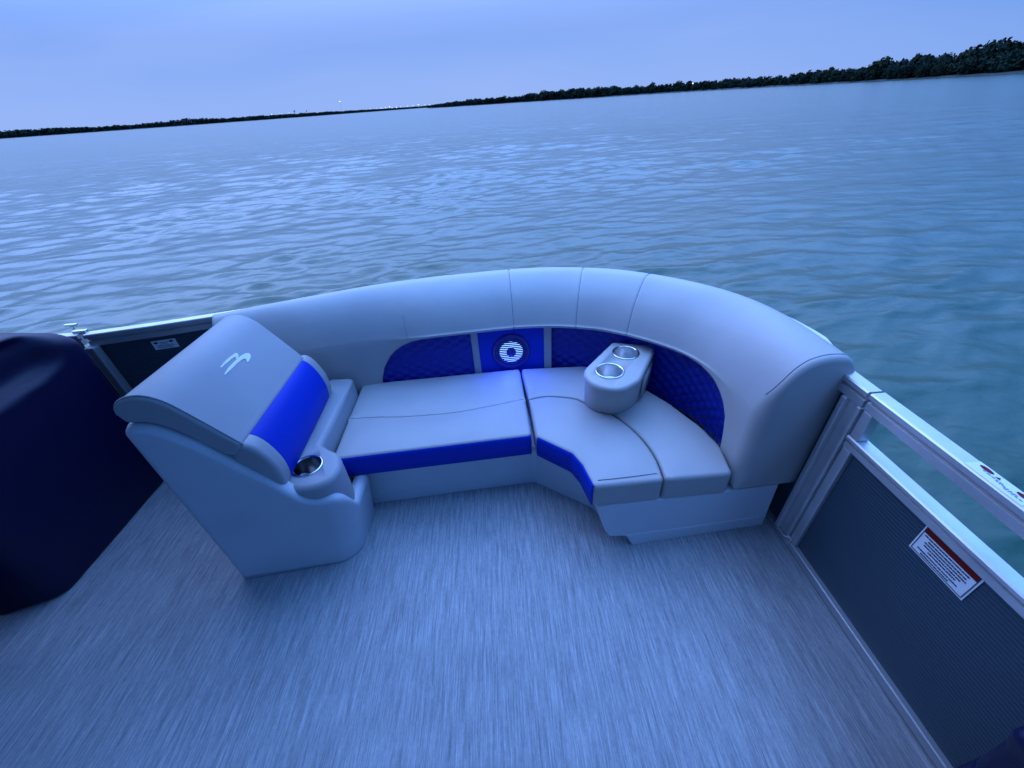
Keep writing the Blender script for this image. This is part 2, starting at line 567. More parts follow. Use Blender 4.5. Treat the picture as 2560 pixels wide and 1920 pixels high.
def stuff_wood():
    rnd = random.Random(5)
    tab = sorted((math.atan2(x, y), z) for x, y, z in [(-629, 646, 8.0), (-562, 638, 6.9), (-490, 628, 5.2), (-444, 641, 5.2), (-398, 657, 7.1), (-359, 677, 4.8), (-327, 700, 4.9), (-287, 763, 4.6), (-245, 870, 4.0), (-184, 974, 3.2), (-60, 1060, 3)])
    V, F = [], []
    for p in dense(LS, 3.0):
        d = p.normalized()
        top = interp(tab, math.atan2(p.x, p.y)) - 0.5
        for row in range(2):
            c0 = p + d * (6 + row * 6 + rnd.uniform(-2, 2))
            h = top * rnd.uniform(0.7, 1.12)
            w = rnd.uniform(2.0, 3.4)
            for k in range(64):
                c = Vector((c0.x + rnd.gauss(0, w * .6), c0.y + rnd.gauss(0, w * .5), 0))
                zz = rnd.uniform(0.0, 1.0)
                c.z = ZW + 0.4 + zz * h
                s = rnd.uniform(0.6, 1.05)
                nrm = Vector((rnd.gauss(0, 1), rnd.gauss(0, 1), rnd.gauss(0.3, 1))).normalized()
                t = nrm.orthogonal().normalized(); b = nrm.cross(t)
                o = len(V)
                for i in range(5):
                    th = 2 * PI * i / 5
                    V.append(c + (t * math.cos(th) + b * math.sin(th)) * s * rnd.uniform(.7, 1.2))
                F.append(tuple(range(o, o + 5)))
    o = link('far_wood', V, F, M_leaf, None, False)
    o['kind'] = 'stuff'; o['label'] = 'long low dark band of woodland along the far left shore'
stuff_wood()

# lights of the far town: post lamps and two slim towers
def lamp_mesh(h, r):
    post = tube_data([(0, 0, 0), (0, 0, h)], 0.10, 6)
    head = lathe_data([(0.02, h - r), (r * .8, h - r * .5), (r, h), (r * .8, h + r * .5), (0.02, h + r)], 8)
    return post, head
lamp_spots = [(-259, 886, 18.0, 0.75), (-319, 735, 5.6, 0.55), (-312, 748, 5.9, 0.4), (-304, 762, 6.0, 0.4),
              (-226, 925, 3.6, 0.6), (-219, 932, 4.2, 0.5), (-211, 945, 3.9, 0.6), (-203, 952, 4.4, 0.7), (-196, 960, 4.9, 0.55), (-190, 968, 5.6, 0.75),
              (-186, 972, 3.6, 0.6), (-179, 982, 3.8, 0.7), (-172, 990, 4.4, 0.5), (-160, 1003, 4.6, 0.6), (-150, 1012, 5.0, 0.55), (-140, 1018, 6.0, 0.8), (-128, 1024, 4.9, 0.5), (-118, 1030, 4.3, 0.6)]
for i, (x, y, h, r) in enumerate(lamp_spots):
    lab, grp = 'small white town light among the cluster just left of the wooded point', 'town lights near the wooded point'
    if i == 0: lab, grp = 'single bright white light on a tall mast above the far shore', None
    elif i < 4: lab, grp = 'small white light above the far left treeline beside the two thin towers', 'lights left of the towers'
    t = thing('shore_lamp', lab, 'lamp', grp)
    t.location = (x, y, ZW + 0.3)
    post, head = lamp_mesh(h, r)
    link('post', *post, M_bark, t); link('lamp_head', *head, M_lamp, t)
t = thing('shore_lamp', 'lone white light shining in front of the trees on the right shore', 'lamp')
t.location = (136.5, 322, ZW + 0.4); post, head = lamp_mesh(4.0, 0.42)
link('post', *post, M_bark, t); link('lamp_head', *head, M_lamp, t)
for (x, y, h, w, lab) in ((-303, 782, 9.0, 1.3, 'thin dark water tower with a broad tank rising above the far left treeline'), (-292, 804, 8.4, 0.7, 'slender dark tower with a narrow tank right of the broader one on the far shore')):
    t = thing('water_tower', lab, 'tower'); t.location = (x, y, ZW)
    link('shaft', *tube_tap([(0, 0, 0), (0, 0, h * .5), (0, 0, h - 1.2)], [0.5, 0.35, 0.3]), M_bark, t)
    link('tank', *lathe_data([(0.3, h - 1.7), (w, h - 1.1), (w, h - .4), (w * .5, h)], 10), M_bark, t)

# ------------------------------------------------------------------ deck
deckpoly = [(1.10, -0.85, .02), (1.10, 1.30, .4), (0.98, 1.62, .3), (0.72, 1.92, .3), (0.40, 2.08, .2), (-0.35, 2.05, .3), (-1.30, 1.90, .3), (-1.95, 1.80, .3), (-5.2, 1.70, .02), (-5.2, -0.85, .02)]
o = rounded('deck', deckpoly, -0.03, 0.0, M_deck, None, r1=0.004, K=2)
o['kind'] = 'structure'
hull = thing('boat_hull', 'aluminium side skirt and floats carrying the boat deck above the water', 'hull')
fixn(rounded('side_skirt', [(a + (.012 if a > 0 else -.012), b + (.012 if b > 0 else -.012), r) for a, b, r in deckpoly], -.17, -.032, M_alud, hull, r0=.006, r1=.006, K=2))
for yy in (1.25, .05):
    link('float', *tube_data([(.98, yy, -.46), (.90, yy, -.46), (-5.0, yy, -.46)], .29, 28), M_alu, hull)

# ------------------------------------------------------------------ railings
def rail_along(path, w, z0, z1, lip=True):
    """two-piece rail section swept along plan path (points on inner edge, outward on the left of travel)"""
    V, F = [], []
    P = [Vector(p) for p in path]
    prof = [(0.0, z0), (0.0, z0 + (z1 - z0) * .42), (0.010, z0 + (z1 - z0) * .50), (0.010, z0 + (z1 - z0) * .62), (-0.004, z0 + (z1 - z0) * .70), (-0.004, z1 - .004), (0.0, z1), (w - .004, z1), (w, z1 - .004), (w, z0)] if lip else \
           [(0.0, z0), (-0.003, z0 + .004), (-0.003, z1 - .003), (0.0, z1), (w - .004, z1), (w, z1 - .004), (w, z0)]
    n = len(prof)
    for i, p in enumerate(P):
        t = (P[min(i + 1, len(P) - 1)] - P[max(i - 1, 0)]).normalized()
        nn = Vector((-t.y, t.x))
        for d, z in prof:
            q = p + nn * d
            V.append((q.x, q.y, z))
    for i in range(len(P) - 1):
        for k in range(n):
            F.append((i * n + k, i * n + (k + 1) % n, (i + 1) * n + (k + 1) % n, (i + 1) * n + k))
    F.append(tuple(range(n))); F.append(tuple((len(P) - 1) * n + k for k in range(n - 1, -1, -1)))
    return V, F

def railing_right():
    t = thing('boat_railing', 'aluminium railing panel with open slot, ribbed dark infill and red headed warning label at right', 'railing')
    x = 1.045
    y0, y1 = -0.70, 0.872
    path = [(x + .002, y1), (x + .002, y0)]      # travel toward -y: outward (+x) is on the left
    fixn(link('top_rail', *rail_along(path, 0.042, 0.692, 0.750), M_alu, t, False))
    fixn(link('middle_rail', *rail_along(path, 0.042, 0.546, 0.590), M_alu, t, False))
    fixn(link('bottom_rail', *rail_along([(x + .002, y1), (x + .002, y0)], 0.036, 0.004, 0.040, False), M_alud, t, False))
    link('infill_panel', *box_data(1.062, 1.070, y0 + .01, y1 - .03, 0.041, 0.545, 0), M_mesh, t, False)
    link('post', *join(box_data(x + .002, x + .040, 0.838, 0.870, 0.041, 0.545, .004), box_data(x + .002, x + .040, 0.838, 0.870, 0.591, 0.691, .004)), M_alu, t, False)
    # warning label on the infill panel
    px = 1.0605
    def quad(yA, yB, zA, zB, dx=0.0):
        return box_data(px - .0012 - dx, px - dx, min(yA, yB), max(yA, yB), min(zA, zB), max(zA, zB), 0)
    yl, yr, zt, zb = 0.582, 0.434, 0.5435, 0.445
    s = link('warning_label', *quad(yl, yr, zt, zb), M_white, t, False)
    s['label'] = 'white warning label with dark red band'
    link('red_band', *quad(yl - .006, yr + .006, zt - .004, zt - .026, .0014), M_red, s, False)
    e = .0014
    link('border_line', *join(quad(yl - .005, yr + .005, zb + .006, zb + .0045, e), quad(yl - .0055, yl - .0042, zt - .004, zb + .0065, e), quad(yr + .0042, yr + .0055, zt - .004, zb + .0065, e)), M_ink, s, False)
    rnd = random.Random(2)
    lines = []
    for z, a, b in ((0.5105, .03, .92), (0.5010, .14, .90), (0.4925, .10, .93), (0.4840, .12, .86), (0.4755, .24, .80), (0.4650, .06, .88), (0.4565, .16, .74)):
        u = a
        while u < b:
            w = rnd.uniform(.02, .07)
            yy0 = yl - .008 - (yl - yr - .016) * u; yy1 = yl - .008 - (yl - yr - .016) * min(b, u + w)
            lines.append(quad(yy0, yy1, z + .0016, z - .0016, e))
            u += w + rnd.uniform(.006, .014)
    link('text_lines', *join(*lines), M_ink, s, False)
    # small label on top of the rail
    def top(xA, xB, yA, yB, dz=0.0):
        return box_data(xA, xB, min(yA, yB), max(yA, yB), 0.7503 + dz, 0.7511 + dz, 0)
    s = link('rail_label', *top(1.046, 1.085, 0.60, 0.478), M_white, t, False)
    s['label'] = 'white label with two red marks'
    def lens(yA, yB, xc, w):
        n = 12
        V = [(xc + w * math.sin(2 * PI * k / n), (yA + yB) / 2 + (yB - yA) / 2 * math.cos(2 * PI * k / n), 0.7518) for k in range(n)]
        return V, [tuple(range(n))]
    link('red_mark', *lens(0.590, 0.560, 1.074, .006), M_red, s, False)
    link('red_mark', *lens(0.512, 0.484, 1.074, .006), M_red, s, False)
    link('arrow_mark', [(1.070, .555, .7518), (1.078, .549, .7518), (1.070, .543, .7518)], [(0, 1, 2)], M_ink, s, False)
    lines = []
    for xx, a, b in ((1.065, .575, .53), (1.062, .545, .50), (1.058, .525, .49)):
        y = a
        while y > b:
            w = rnd.uniform(.003, .008); lines.append(top(xx - .0015, xx + .0015, y, y - w, .0008)); y -= w + .003
    link('text_lines', *join(*lines), M_inkl, s, False)
    # floor hook at the post foot
    link('foot_latch', *join(tube_data([(1.035, .885, .05), (1.030, .880, .055), (1.038, .865, .055)], .004, 6), box_data(1.040, 1.046, .855, .885, .012, .060, .002)), M_alu, t)
    return t
railing_right()

# path of the sofa roll (silhouette line) and rail behind it
SIL = [(-1.300, 1.715), (-1.225, 1.738), (-1.105, 1.785), (-0.880, 1.845), (-0.530, 1.912), (-0.182, 1.943), (0.061, 1.956), (0.257, 1.941), (0.422, 1.898), (0.575, 1.833), (0.750, 1.705), (0.889, 1.553), (0.968, 1.410), (1.008, 1.261), (1.020, 1.104), (1.022, 1.015), (1.022, 0.955)]
SP, SLEN = resample(catmull(SIL, 14), 260)
def snorm(i):
    t = (SP[min(i + 2, 259)] - SP[max(i - 2, 0)]).normalized()
    return Vector((t.y, -t.x))          # inward

def railing_back():
    t = thing('boat_railing', 'aluminium railing curving behind the sofa with dark infill and small white label at left', 'railing')
    out = []
    for i in range(0, 260, 6):
        out.append(SP[i] - snorm(i) * 0.088)
    # straight run to the left post, then on behind the dark seat
    left = [(-1.893, 1.700), (-1.60, 1.752)]
    pts = [Vector(p) for p in left] + [p for p in out if p.x > -1.22 or p.y < 1.6]
    # end: run straight to the near post line
    pts = [p for p in pts if not (p.y < 1.15 and p.x > 0.9)] + [Vector((1.045, 1.10)), Vector((1.045, 0.880))]
    P = resample(pts, 90)[0]
    fixn(link('top_rail', *rail_along(P, 0.042, 0.692, 0.750), M_alu, t, False))
    V, F = [], []
    for i, p in enumerate(P):
        tt = (P[min(i + 1, 89)] - P[max(i - 1, 0)]).normalized(); nn = Vector((-tt.y, tt.x))
        for d, z in ((0.016, .03), (0.016, .697), (0.024, .697), (0.024, .03)):
            q = p + nn * d; V.append((q.x, q.y, z))
    for i in range(89):
        for k in range(4):
            F.append((i * 4 + k, i * 4 + (k + 1) % 4, i * 4 + 4 + (k + 1) % 4, i * 4 + 4 + k))
    F.append((3, 2, 1, 0)); F.append((356, 357, 358, 359))
    fixn(link('infill_panel', V, F, M_mesh, t, False))
    fixn(link('bottom_rail', *rail_along(P, 0.036, 0.004, 0.032, False), M_alud, t, False))
    # end post by the sofa: channel of two ribs and a web
    link('post', *join(box_data(1.042, 1.085, 0.8765, 0.892, .033, .691, .004), box_data(1.052, 1.085, 0.892, 0.928, .033, .691, .002), box_data(1.038, 1.085, 0.928, 0.950, .033, .691, .005)), M_alu, t, False)
    link('post', *box_data(-1.905, -1.862, 1.672, 1.712, .0, .697, .006), M_alud, t, False)
    # small label under the rail at the left
    e = 0.0
    def on_panel(s, z, off):
        a = Vector((-1.60, 1.752)); d = (a - Vector((-1.893, 1.70))).normalized(); nn = Vector((-d.y, d.x))
        q = Vector((-1.893, 1.70)) + d * s + nn * (0.0155 - off)
        return (q.x, q.y, z)
    def q4(s0, s1, z0, z1, off):
        return [on_panel(s0, z0, off), on_panel(s1, z0, off), on_panel(s1, z1, off), on_panel(s0, z1, off)], [(0, 1, 2, 3)]
    L0 = 0.225
    s = link('warning_label', *q4(L0, L0 + .105, .622, .668, .001), M_white, t, False)
    s['label'] = 'small white label with two dark spots'
    def dot(c, z):
        return [on_panel(c + .010 * math.cos(2 * PI * k / 12), z + .005 * math.sin(2 * PI * k / 12), .002) for k in range(12)], [tuple(range(12))]
    link('dark_spot', *dot(L0 + .018, .657), M_ink, s, False); link('dark_spot', *dot(L0 + .084, .658), M_ink, s, False)
    link('text_lines', *join(q4(L0 + .032, L0 + .070, .654, .657, .002), q4(L0 + .032, L0 + .068, .648, .6505, .002), q4(L0 + .016, L0 + .086, .640, .643, .002), q4(L0 + .016, L0 + .090, .634, .637, .002), q4(L0 + .018, L0 + .080, .628, .631, .002)), M_inkl, s, False)
    return t
railing_back()

def railing_left():
    t = thing('boat_railing', 'short length of railing with bright hinge just behind the dark seat at left', 'railing')
    P = [Vector((-3.6, 1.62)), Vector((-1.925, 1.705))]
    fixn(link('top_rail', *rail_along(P, 0.042, 0.698, 0.750), M_alu, t, False))
    V, F = box_data(-3.6, -1.93, 1.70, 1.708, .03, .697, 0)
    link('infill_panel', V, F, M_mesh, t, False)
    fixn(link('bottom_rail', *rail_along(P, 0.036, 0.004, 0.032, False), M_alud, t, False))
    link('hinge', *join(box_data(-2.03, -1.975, 1.775, 1.790, .765, .775, .003), tube_data([(-2.0, 1.78, .71), (-2.0, 1.78, .767)], .006, 8)), M_steel, t, False)
    link('bracket', *box_data(-1.96, -1.90, 1.725, 1.745, .745, .762, .003), M_steel, t, False)
railing_left()

# ------------------------------------------------------------------ corner sofa
sofa = thing('corner_sofa', 'grey and blue curved corner sofa with quilted back and lit speaker on the boat deck', 'sofa')

# base riser with splayed front end and toe step
def sofa_base():
    def ring(z, e):
        # e: 0 at floor .. 1 at top for the splayed front end
        xf = 0.442 - 0.036 * min(1, e * 40) if z < .063 else 0.405
        if z > .064: xf = 0.345 + (0.290 - 0.345) * (z - .064) / (.24 - .064)
        yy = 0.925 + 0.02 * min(1, z / .24)
        return [(-0.72, 1.237 + .01 * e), (-.3, 1.268), (0.08, 1.292), (0.10, 1.285), (0.33 - .04 * e, 1.118), (0.35 - .045 * e, 1.085), (xf - .002, yy + .03), (xf + .012, yy), (0.70, 0.944 + .015 * e), (1.008, 0.968 + .012 * e), (1.008, 1.20), (0.93, 1.5), (0.70, 1.72), (0.4, 1.86), (-0.2, 1.86), (-0.72, 1.76)]
    rings = [(0.0, 0), (0.060, .02), (0.0645, .25), (0.15, .6), (0.238, 1)]
    V, F = [], []
    n = 16
    for z, e in rings:
        V += [(x, y, z) for x, y in ring(z, e)]
    for k in range(len(rings) - 1):
        for i in range(n):
            j = (i + 1) % n
            F.append((k * n + i, k * n + j, (k + 1) * n + j, (k + 1) * n + i))
    F.append(tuple(range(n - 1, -1, -1))); F.append(tuple((len(rings) - 1) * n + i for i in range(n)))
    o = fixn(link('base', V, F, M_base, sofa, False))
    m = o.modifiers.new('bevel', 'BEVEL'); m.width = 0.004; m.segments = 2; m.limit_method = 'ANGLE'; m.angle_limit = math.radians(25)
    return o
sofa_base()

Z0, Z1 = 0.240, 0.350
def cush(name, cs, r1=0.016, crown=0.007, z0=Z0, z1=Z1):
    return fixn(rounded(name, cs, z0, z1, M_vinyl, sofa, r0=0.006, r1=r1, K=5, n=8, crown=crown, sub=.02))
# straight cushion: rear and front pieces meeting in a wavy sewn seam
seamc = [(-0.748, 1.453), (-0.613, 1.448), (-0.483, 1.436), (-0.274, 1.436), (-0.125, 1.458), (0.076, 1.498)]
sm = [Vector(p) for p in catmull(seamc, 6)]
rear = [(p.x, p.y + .0008, 0.0) for p in sm] + [(0.068, 1.765, .02), (-0.752, 1.735, .02)]
front = [(-0.742, 1.196, .018), (-0.3, 1.223, 0), (0.083, 1.246, .018)] + [(p.x, p.y - .0008, 0.0) for p in reversed(sm)]
def rseam(a, b):
    # small radius along the sewn seam, full radius elsewhere
    y = interp([(p.x, p.y) for p in sm], a)
    return 0.004 if abs(b - y) < 0.012 else 0.016
def rgen(line, rs, rb, tol=0.012):
    P = [Vector(p) for p in line]
    def f(a, b):
        q = Vector((a, b))
        return rs if min((q - p).length for p in P) < tol else rb
    return f
c = cush('seat_cushion', rear, r1=rseam)
c = cush('seat_cushion', front, r1=rseam)
# royal blue front facing of the straight cushion
def facing(path, z0, z1, th, parent, r=0.010):
    P = resample([Vector(p) for p in path], 40)[0]
    V, F = [], []
    prof = [(-.004, z0), (th, z0 + .004), (th + .003, (z0 + z1) / 2), (th, z1 - .012), (th - .004, z1 - .004), (-.010, z1 + .0006)]
    n = len(prof)
    for i, p in enumerate(P):
        t = (P[min(i + 1, 39)] - P[max(i - 1, 0)]).normalized(); nn = Vector((t.y, -t.x))
        for d, z in prof:
            q = p + nn * d; V.append((q.x, q.y, z))
    for i in range(39):
        for k in range(n - 1):
            F.append((i * n + k, i * n + k + 1, (i + 1) * n + k + 1, (i + 1) * n + k))
    F.append(tuple(range(n))); F.append(tuple(39 * n + k for k in range(n - 1, -1, -1)))
    return fixn(link('front_facing', V, F, M_blue, parent))
facing([(-0.738, 1.197), (-0.3, 1.2235), (0.079, 1.246)], Z0 - .002, Z1 - .004, .004, c)

# curved wing: rear and front pieces parted by a deep groove
grv = [(0.092, 1.490), (0.150, 1.503), (0.199, 1.503), (0.302, 1.474), (0.354, 1.430), (0.451, 1.340), (0.518, 1.209), (0.546, 1.075), (0.540, 0.952)]
gm = [Vector(p) for p in catmull(grv, 6)]
gl = len(gm)
def off(P, d):
    out = []
    for i, p in enumerate(P):
        t = (P[min(i + 1, len(P) - 1)] - P[max(i - 1, 0)]).normalized()
        out.append(p + Vector((-t.y, t.x)) * d)
    return out
go = off(gm, .003); gi = off(gm, -.003)
wrear = [(p.x, p.y, 0.0) for p in go[:-3]] + [(go[-1].x, go[-1].y + .002, .02), (0.792, 0.957, .024), (0.815, 1.10, .1), (0.79, 1.22, .2), (0.72, 1.39, .2), (0.62, 1.56, .2), (0.42, 1.745, .12), (0.074, 1.765, .02)]
wfront = [(0.099, 1.236, .024), (0.232, 1.122, .05), (0.258, 1.06, .06), (0.280, 0.946, .024), (gi[-1].x, gi[-1].y, .02)] + [(p.x, p.y, 0.0) for p in reversed(gi[:-3])]
def rw(a, b):
    q = Vector((a, b)); k = min(range(gl), key=lambda i: (gm[i] - q).length)
    if (gm[k] - q).length < .02:
        return 0.006 + 0.008 * sstep(4, 30, k) + .004 * sstep(.004, .02, (gm[k] - q).length)
    return 0.018 - .004 * sstep(.06, .02, (gm[k] - q).length)
cush('seat_cushion', wrear, r1=rw)
c = cush('seat_cushion', wfront, r1=rw)
dn = fillet_poly(wfront, 8)
facing([tuple(p) for p in dn[6:31]], Z0 - .002, Z1 - .004, .003, c)
# stitched seam line near the front end of the wing cushion
link('stitch_line', *tube_data([(0.300, .974, Z1 + .0022), (0.36, .975, Z1 + .0030), (0.45, .979, Z1 + .0030), (0.520, .984, Z1 + .0022)], .0011, 5), M_seam, c)

# the padded roll: swept profile with a varying lower edge
PROF = [(0.0, .40), (0.0, .52), (0.0, .62), (0.002, .68), (.012, .735), (.030, .778), (.055, .802), (.085, .812), (.125, .815), (.160, .811), (.192, .798), (.220, .772), (.243, .735), (.262, .69), (.277, .64), (.286, .60)]
PROF = [Vector(p) for p in catmull(PROF, 3)]
NP0 = len(PROF)
PROF2 = [(0.0, .40), (0.0, .52), (0.0, .62), (0.002, .68), (.010, .735), (.026, .778), (.050, .804), (.080, .814), (.112, .813), (.142, .802), (.172, .783), (.201, .757), (.228, .725), (.252, .686), (.271, .644), (.286, .60)]
PROF2 = [Vector(p) for p in catmull(PROF2, 3)]
LOWL = [(-.648, .300), (-.645, .345), (-.640, .37), (-.615, .435), (-.572, .497), (-.535, .530), (-.500, .552), (-.450, .572), (-.40, .580), (-.35, .583)]
LOWR = [(.955, .250), (1.092, .250), (1.096, .32), (1.105, .385), (1.125, .465), (1.16, .510), (1.20, .538), (1.25, .562), (1.32, .578), (1.38, .583)]
def zlow(p, inner):
    if inner.x < -0.3: return interp(LOWL, inner.x)
    if p.x > 0.7: return interp(LOWR, inner.y)
    return .583
seam_x = []
def station(i, shrink=0.0, fr=0.0):
    """profile ring at fractional path position; returns list of points"""
    j = min(258, int(i)); f = i - j
    p = SP[j].lerp(SP[j + 1], f); n = snorm(j).lerp(snorm(j + 1), f).normalized()
    # the roll narrows and sinks slightly toward the left end
    k = sstep(-0.2, -1.2, p.x)
    wk = 1 - 0.16 * sstep(-0.35, -0.75, p.x) - 0.06 * sstep(-.7, -1.3, p.x)
    zk = 1 - 0.10 * k
    inner = p + n * (.287 * wk - .08)
    zl = zlow(p, inner)
    row = []
    bl = sstep(.95, 1.6, p.y) if p.x > .5 else 1.0
    for q1, q2 in zip(PROF, PROF2):
        d, z = q1.lerp(q2, bl)
        row.append((d, z if z < .55 else .55 + (z - .55) * zk))
    zt = row[-1][1]
    m = 8
    for q in range(1, m + 1):
        z = zt + (zl + .016 - zt) * q / m
        row.append((.288, z))
    for q in range(1, 5):
        a = q / 4 * PI / 2
        row.append((.288 - .016 * (1 - math.cos(a)), zl + .016 - .016 * math.sin(a)))
    row.append((.21, zl))
    row.append((.10, min(zl, .36)))
    row.append((.004, min(zl, .36)))
    row.append((.0, min(zl + .012, .365)))
    return [(p + n * (max(d, .0) * wk - .08 * (1 if d > 0 else 1)), z, d) for d, z in row], p, n
def build_roll():
    pos = []
    # denser stations at seams and cut-outs
    seams = []
    for tx in ((0.048, 1.95), (0.413, 1.90), (0.690, 1.76)):
        seams.append(min(range(260), key=lambda i: (SP[i] - Vector(tx)).length))
    s4 = min(range(260), key=lambda i: (SP[i] - Vector((-0.49, 1.92))).length)
    i = 0.0
    while i < 259:
        pos.append(i)
        near = min(abs(i - s) for s in seams)
        x = SP[int(i)].x; y = SP[int(i)].y
        dens = 0.33 if near < 2.2 else 1.0
        if -0.72 < x < -0.55 or (x > .7 and y < 1.16): dens = min(dens, 0.4)
        i += dens
    R = 0.03
    pos = [q for q in pos if SP[min(259, int(q))].y > 1.02 or SP[min(259, int(q))].x < 0.5]
    rows = []
    for q in pos:
        st, p, n = station(q)
        g = 0
        for s in seams:
            g = max(g, math.exp(-((q - s) / 0.45) ** 2))
        row = []
        for k, (xy, z, d) in enumerate(st):
            if k < NP0 and g > .01:
                # sewn seam: pinch the surface in
                cx = p + n * .09
                v = Vector((xy.x - cx.x, xy.y - cx.y)); zz = z - .62
                f = 1 - .020 * g
                xy = cx + v * f; z = .62 + zz * f
            elif g > .01:
                xy = xy - n * (.004 * g)
            row.append((xy.x, xy.y, z))
        rows.append(row)
    # rounded end cap at the near end
    st, p, n = station(258.9)
    yend = 0.957
    N = len(st)
    # profile normals (inset) in (d,z)
    prof2 = [Vector((d, z)) for (_, z, d) in st]
    cen = Vector((.15, .55))
    nr = inset_normals(prof2)
    if area(prof2) < 0: nr = [-v for v in nr]
    for kk in range(8):
        th = kk / 7 * PI / 2
        row = []
        for k in range(N):
            d, z = prof2[k]
            r = .020 + .035 * sstep(.21, .288, d) * sstep(.76, .60, z) if k < N - 7 else .004
            if z < .30 and d > .2: r = .012
            v = prof2[k] + nr[k] * (r * (1 - math.cos(th)))
            # skew: cap plane leans with the base front
            xx = p.x + n.x * (v.x - .08)
            yy = yend + (xx - .80) * .07 + r - r * math.sin(th)
            row.append((xx, yy, v.y))
        rows.append(row)
    V = [v for r in rows for v in r]
    F = []
    for a in range(len(rows) - 1):
        for k in range(N):
            F.append((a * N + k, a * N + (k + 1) % N, (a + 1) * N + (k + 1) % N, (a + 1) * N + k))
    F.append(tuple(range(N))); F.append(tuple((len(rows) - 1) * N + k for k in range(N - 1, -1, -1)))
    o = fixn(link('backrest', V, F, M_vinyl, sofa))
    # piped seam round the upper end cap
    arc = [rows[-8][k] for k in range(10, NP0) if PROF[k].x < .268]
    pv = [Vector((x, y + .004, z)) for x, y, z in arc]
    link('piping', *tube_data(pv, .0026, 6), M_vinyl2, o)
    # thin stitch lines along the sewn seams
    for s in seams + [s4]:
        st, p, n = station(float(s))
        lo, hi = (14, NP0 - 1) if s != s4 else (NP0 - 8, NP0 + 4)
        pts = []
        for k in range(lo, hi):
            xy, z, d = st[k]
            if s != s4:
                cx = p + n * .09; v = xy - cx; xy = cx + v * .9815; z = .62 + (z - .62) * .9815
            else:
                xy = xy + n * .0004
            pts.append((xy.x, xy.y, z))
        link('stitch_line', *tube_data(pts, .0011 if s != s4 else .0008, 5), M_seam, o)
build_roll()

# quilted inset, trim strips, speaker panel: strips along the path at depth .25 from the outer line
def panel(name, i0, i1, z0, z1, m, quilt=False, off=0.0, parent=sofa, nz=None):
    ns = max(8, int((i1 - i0) * 3)); nz = nz or (46 if quilt else 6)
    V, F = [], []
    for a in range(ns + 1):
        i = i0 + (i1 - i0) * a / ns
        j = min(258, int(i)); f = i - j
        p = SP[j].lerp(SP[j + 1], f); n = snorm(j).lerp(snorm(j + 1), f).normalized()
        s = i / 259 * SLEN
        wk = 1 - 0.16 * sstep(-0.35, -0.75, p.x)
        for b in range(nz + 1):
            z = z0 + (z1 - z0) * b / nz
            d = .252 * wk + off
            if quilt:
                u = s / .082 + z / .048; v = s / .082 - z / .048
                d += .0105 * (abs(math.sin(PI * u)) * abs(math.sin(PI * v))) ** 0.42
            q = p + n * (d - .08)
            V.append((q.x, q.y, z))
    for a in range(ns):
        for b in range(nz):
            F.append((a * (nz + 1) + b, (a + 1) * (nz + 1) + b, (a + 1) * (nz + 1) + b + 1, a * (nz + 1) + b + 1))
    # give it thickness toward the outside
    o = link(name, V, F, m, parent)
    md = o.modifiers.new('thickness', 'SOLIDIFY'); md.thickness = 0.02; md.offset = -1
    return o
def idx(x, right=False):
    best = min((abs((SP[i] + snorm(i) * .175).x - x), i) for i in range(260) if right or SP[i].y > 1.5)
    return best[1]
iA, iB, iC, iD, iE = idx(-.70), idx(-.163), idx(-.130), idx(.200), idx(.237)
iEnd = min(range(260), key=lambda i: (SP[i] - Vector((1.02, 1.05))).length)
panel('quilted_panel', iA, iB, .27, .66, M_quilt, True)
panel('quilted_panel', iE, iEnd, .27, .66, M_quilt, True, off=-.028)
panel('trim_strip', iB, iC, .27, .66, M_vinyl2, off=.006)
panel('trim_strip', iD, iE, .27, .66, M_vinyl2, off=.006)
sp_panel = panel('speaker_panel', iC, iD, .27, .66, M_blue, off=.003)

# the lit speaker
def speaker():
    jc = idx(.027); p = SP[jc]; n = snorm(jc)
    base = p + n * (.252 + .0025 - .08)
    N3 = Vector((n.x, n.y, 0)); U3 = Vector((0, 0, 1)); X3 = U3.cross(N3).normalized()
    o = Vector((base.x, base.y, .447))
    Mx = Matrix((X3, U3, N3)).transposed()
    def T(vf):
        return [o + Mx @ Vector(v) for v in vf[0]], vf[1]
    s = link('speaker', *T(lathe_data([(.098, -.004), (.100, .004), (.097, .010), (.090, .013), (.084, .011), (.082, .006)], 48, close=False)), M_spk, sofa)
    s['label'] = 'round speaker glowing blue'
    link('back_plate', *T(lathe_data([(.083, .004), (.06, .004), (.001, .004)], 48, close=False)), M_spk, s)
    link('light_ring', *T(lathe_data([(.060, .0055), (.058, .0062), (.024, .0062), (.023, .0055)], 48, close=False)), M_led, s)
    bars = []
    k = -7.5
    while k <= 7.5:
        y = k * .0105
        w = math.sqrt(max(0, .0835 ** 2 - y * y))
        if w > .01:
            bars.append(box_data(-w, w, y - .0030, y + .0030, .0085, .0125, 0))
        k += 1
    link('grille_bar', *T(join(*bars)), M_spk, s, False)
    ring2 = lathe_data([(.0615, .0070), (.0625, .0120), (.0590, .0120), (.0600, .0070)], 40, close=False)
    link('hub', *T(lathe_data([(.0245, .006), (.0245, .013), (.022, .0155), (.010, .0165), (.0005, .0165)], 32, close=False)), M_spk, s)
    link('hub_ring', *T(tube_data([(.0205 * math.cos(a * PI / 16), .0205 * math.sin(a * PI / 16), .0160) for a in range(32)], .0012, 6, True)), M_blue, s)
    # small dark round button upper right of the speaker
    link('button', *T(lathe_data([(.014, -.004), (.014, .004), (.011, .006), (.0005, .006)], 24, origin=(.127, .082, 0), close=False)), M_black, sofa)
speaker()
jl = idx(.027); pl_ = SP[jl] + snorm(jl) * (.275 - .08)
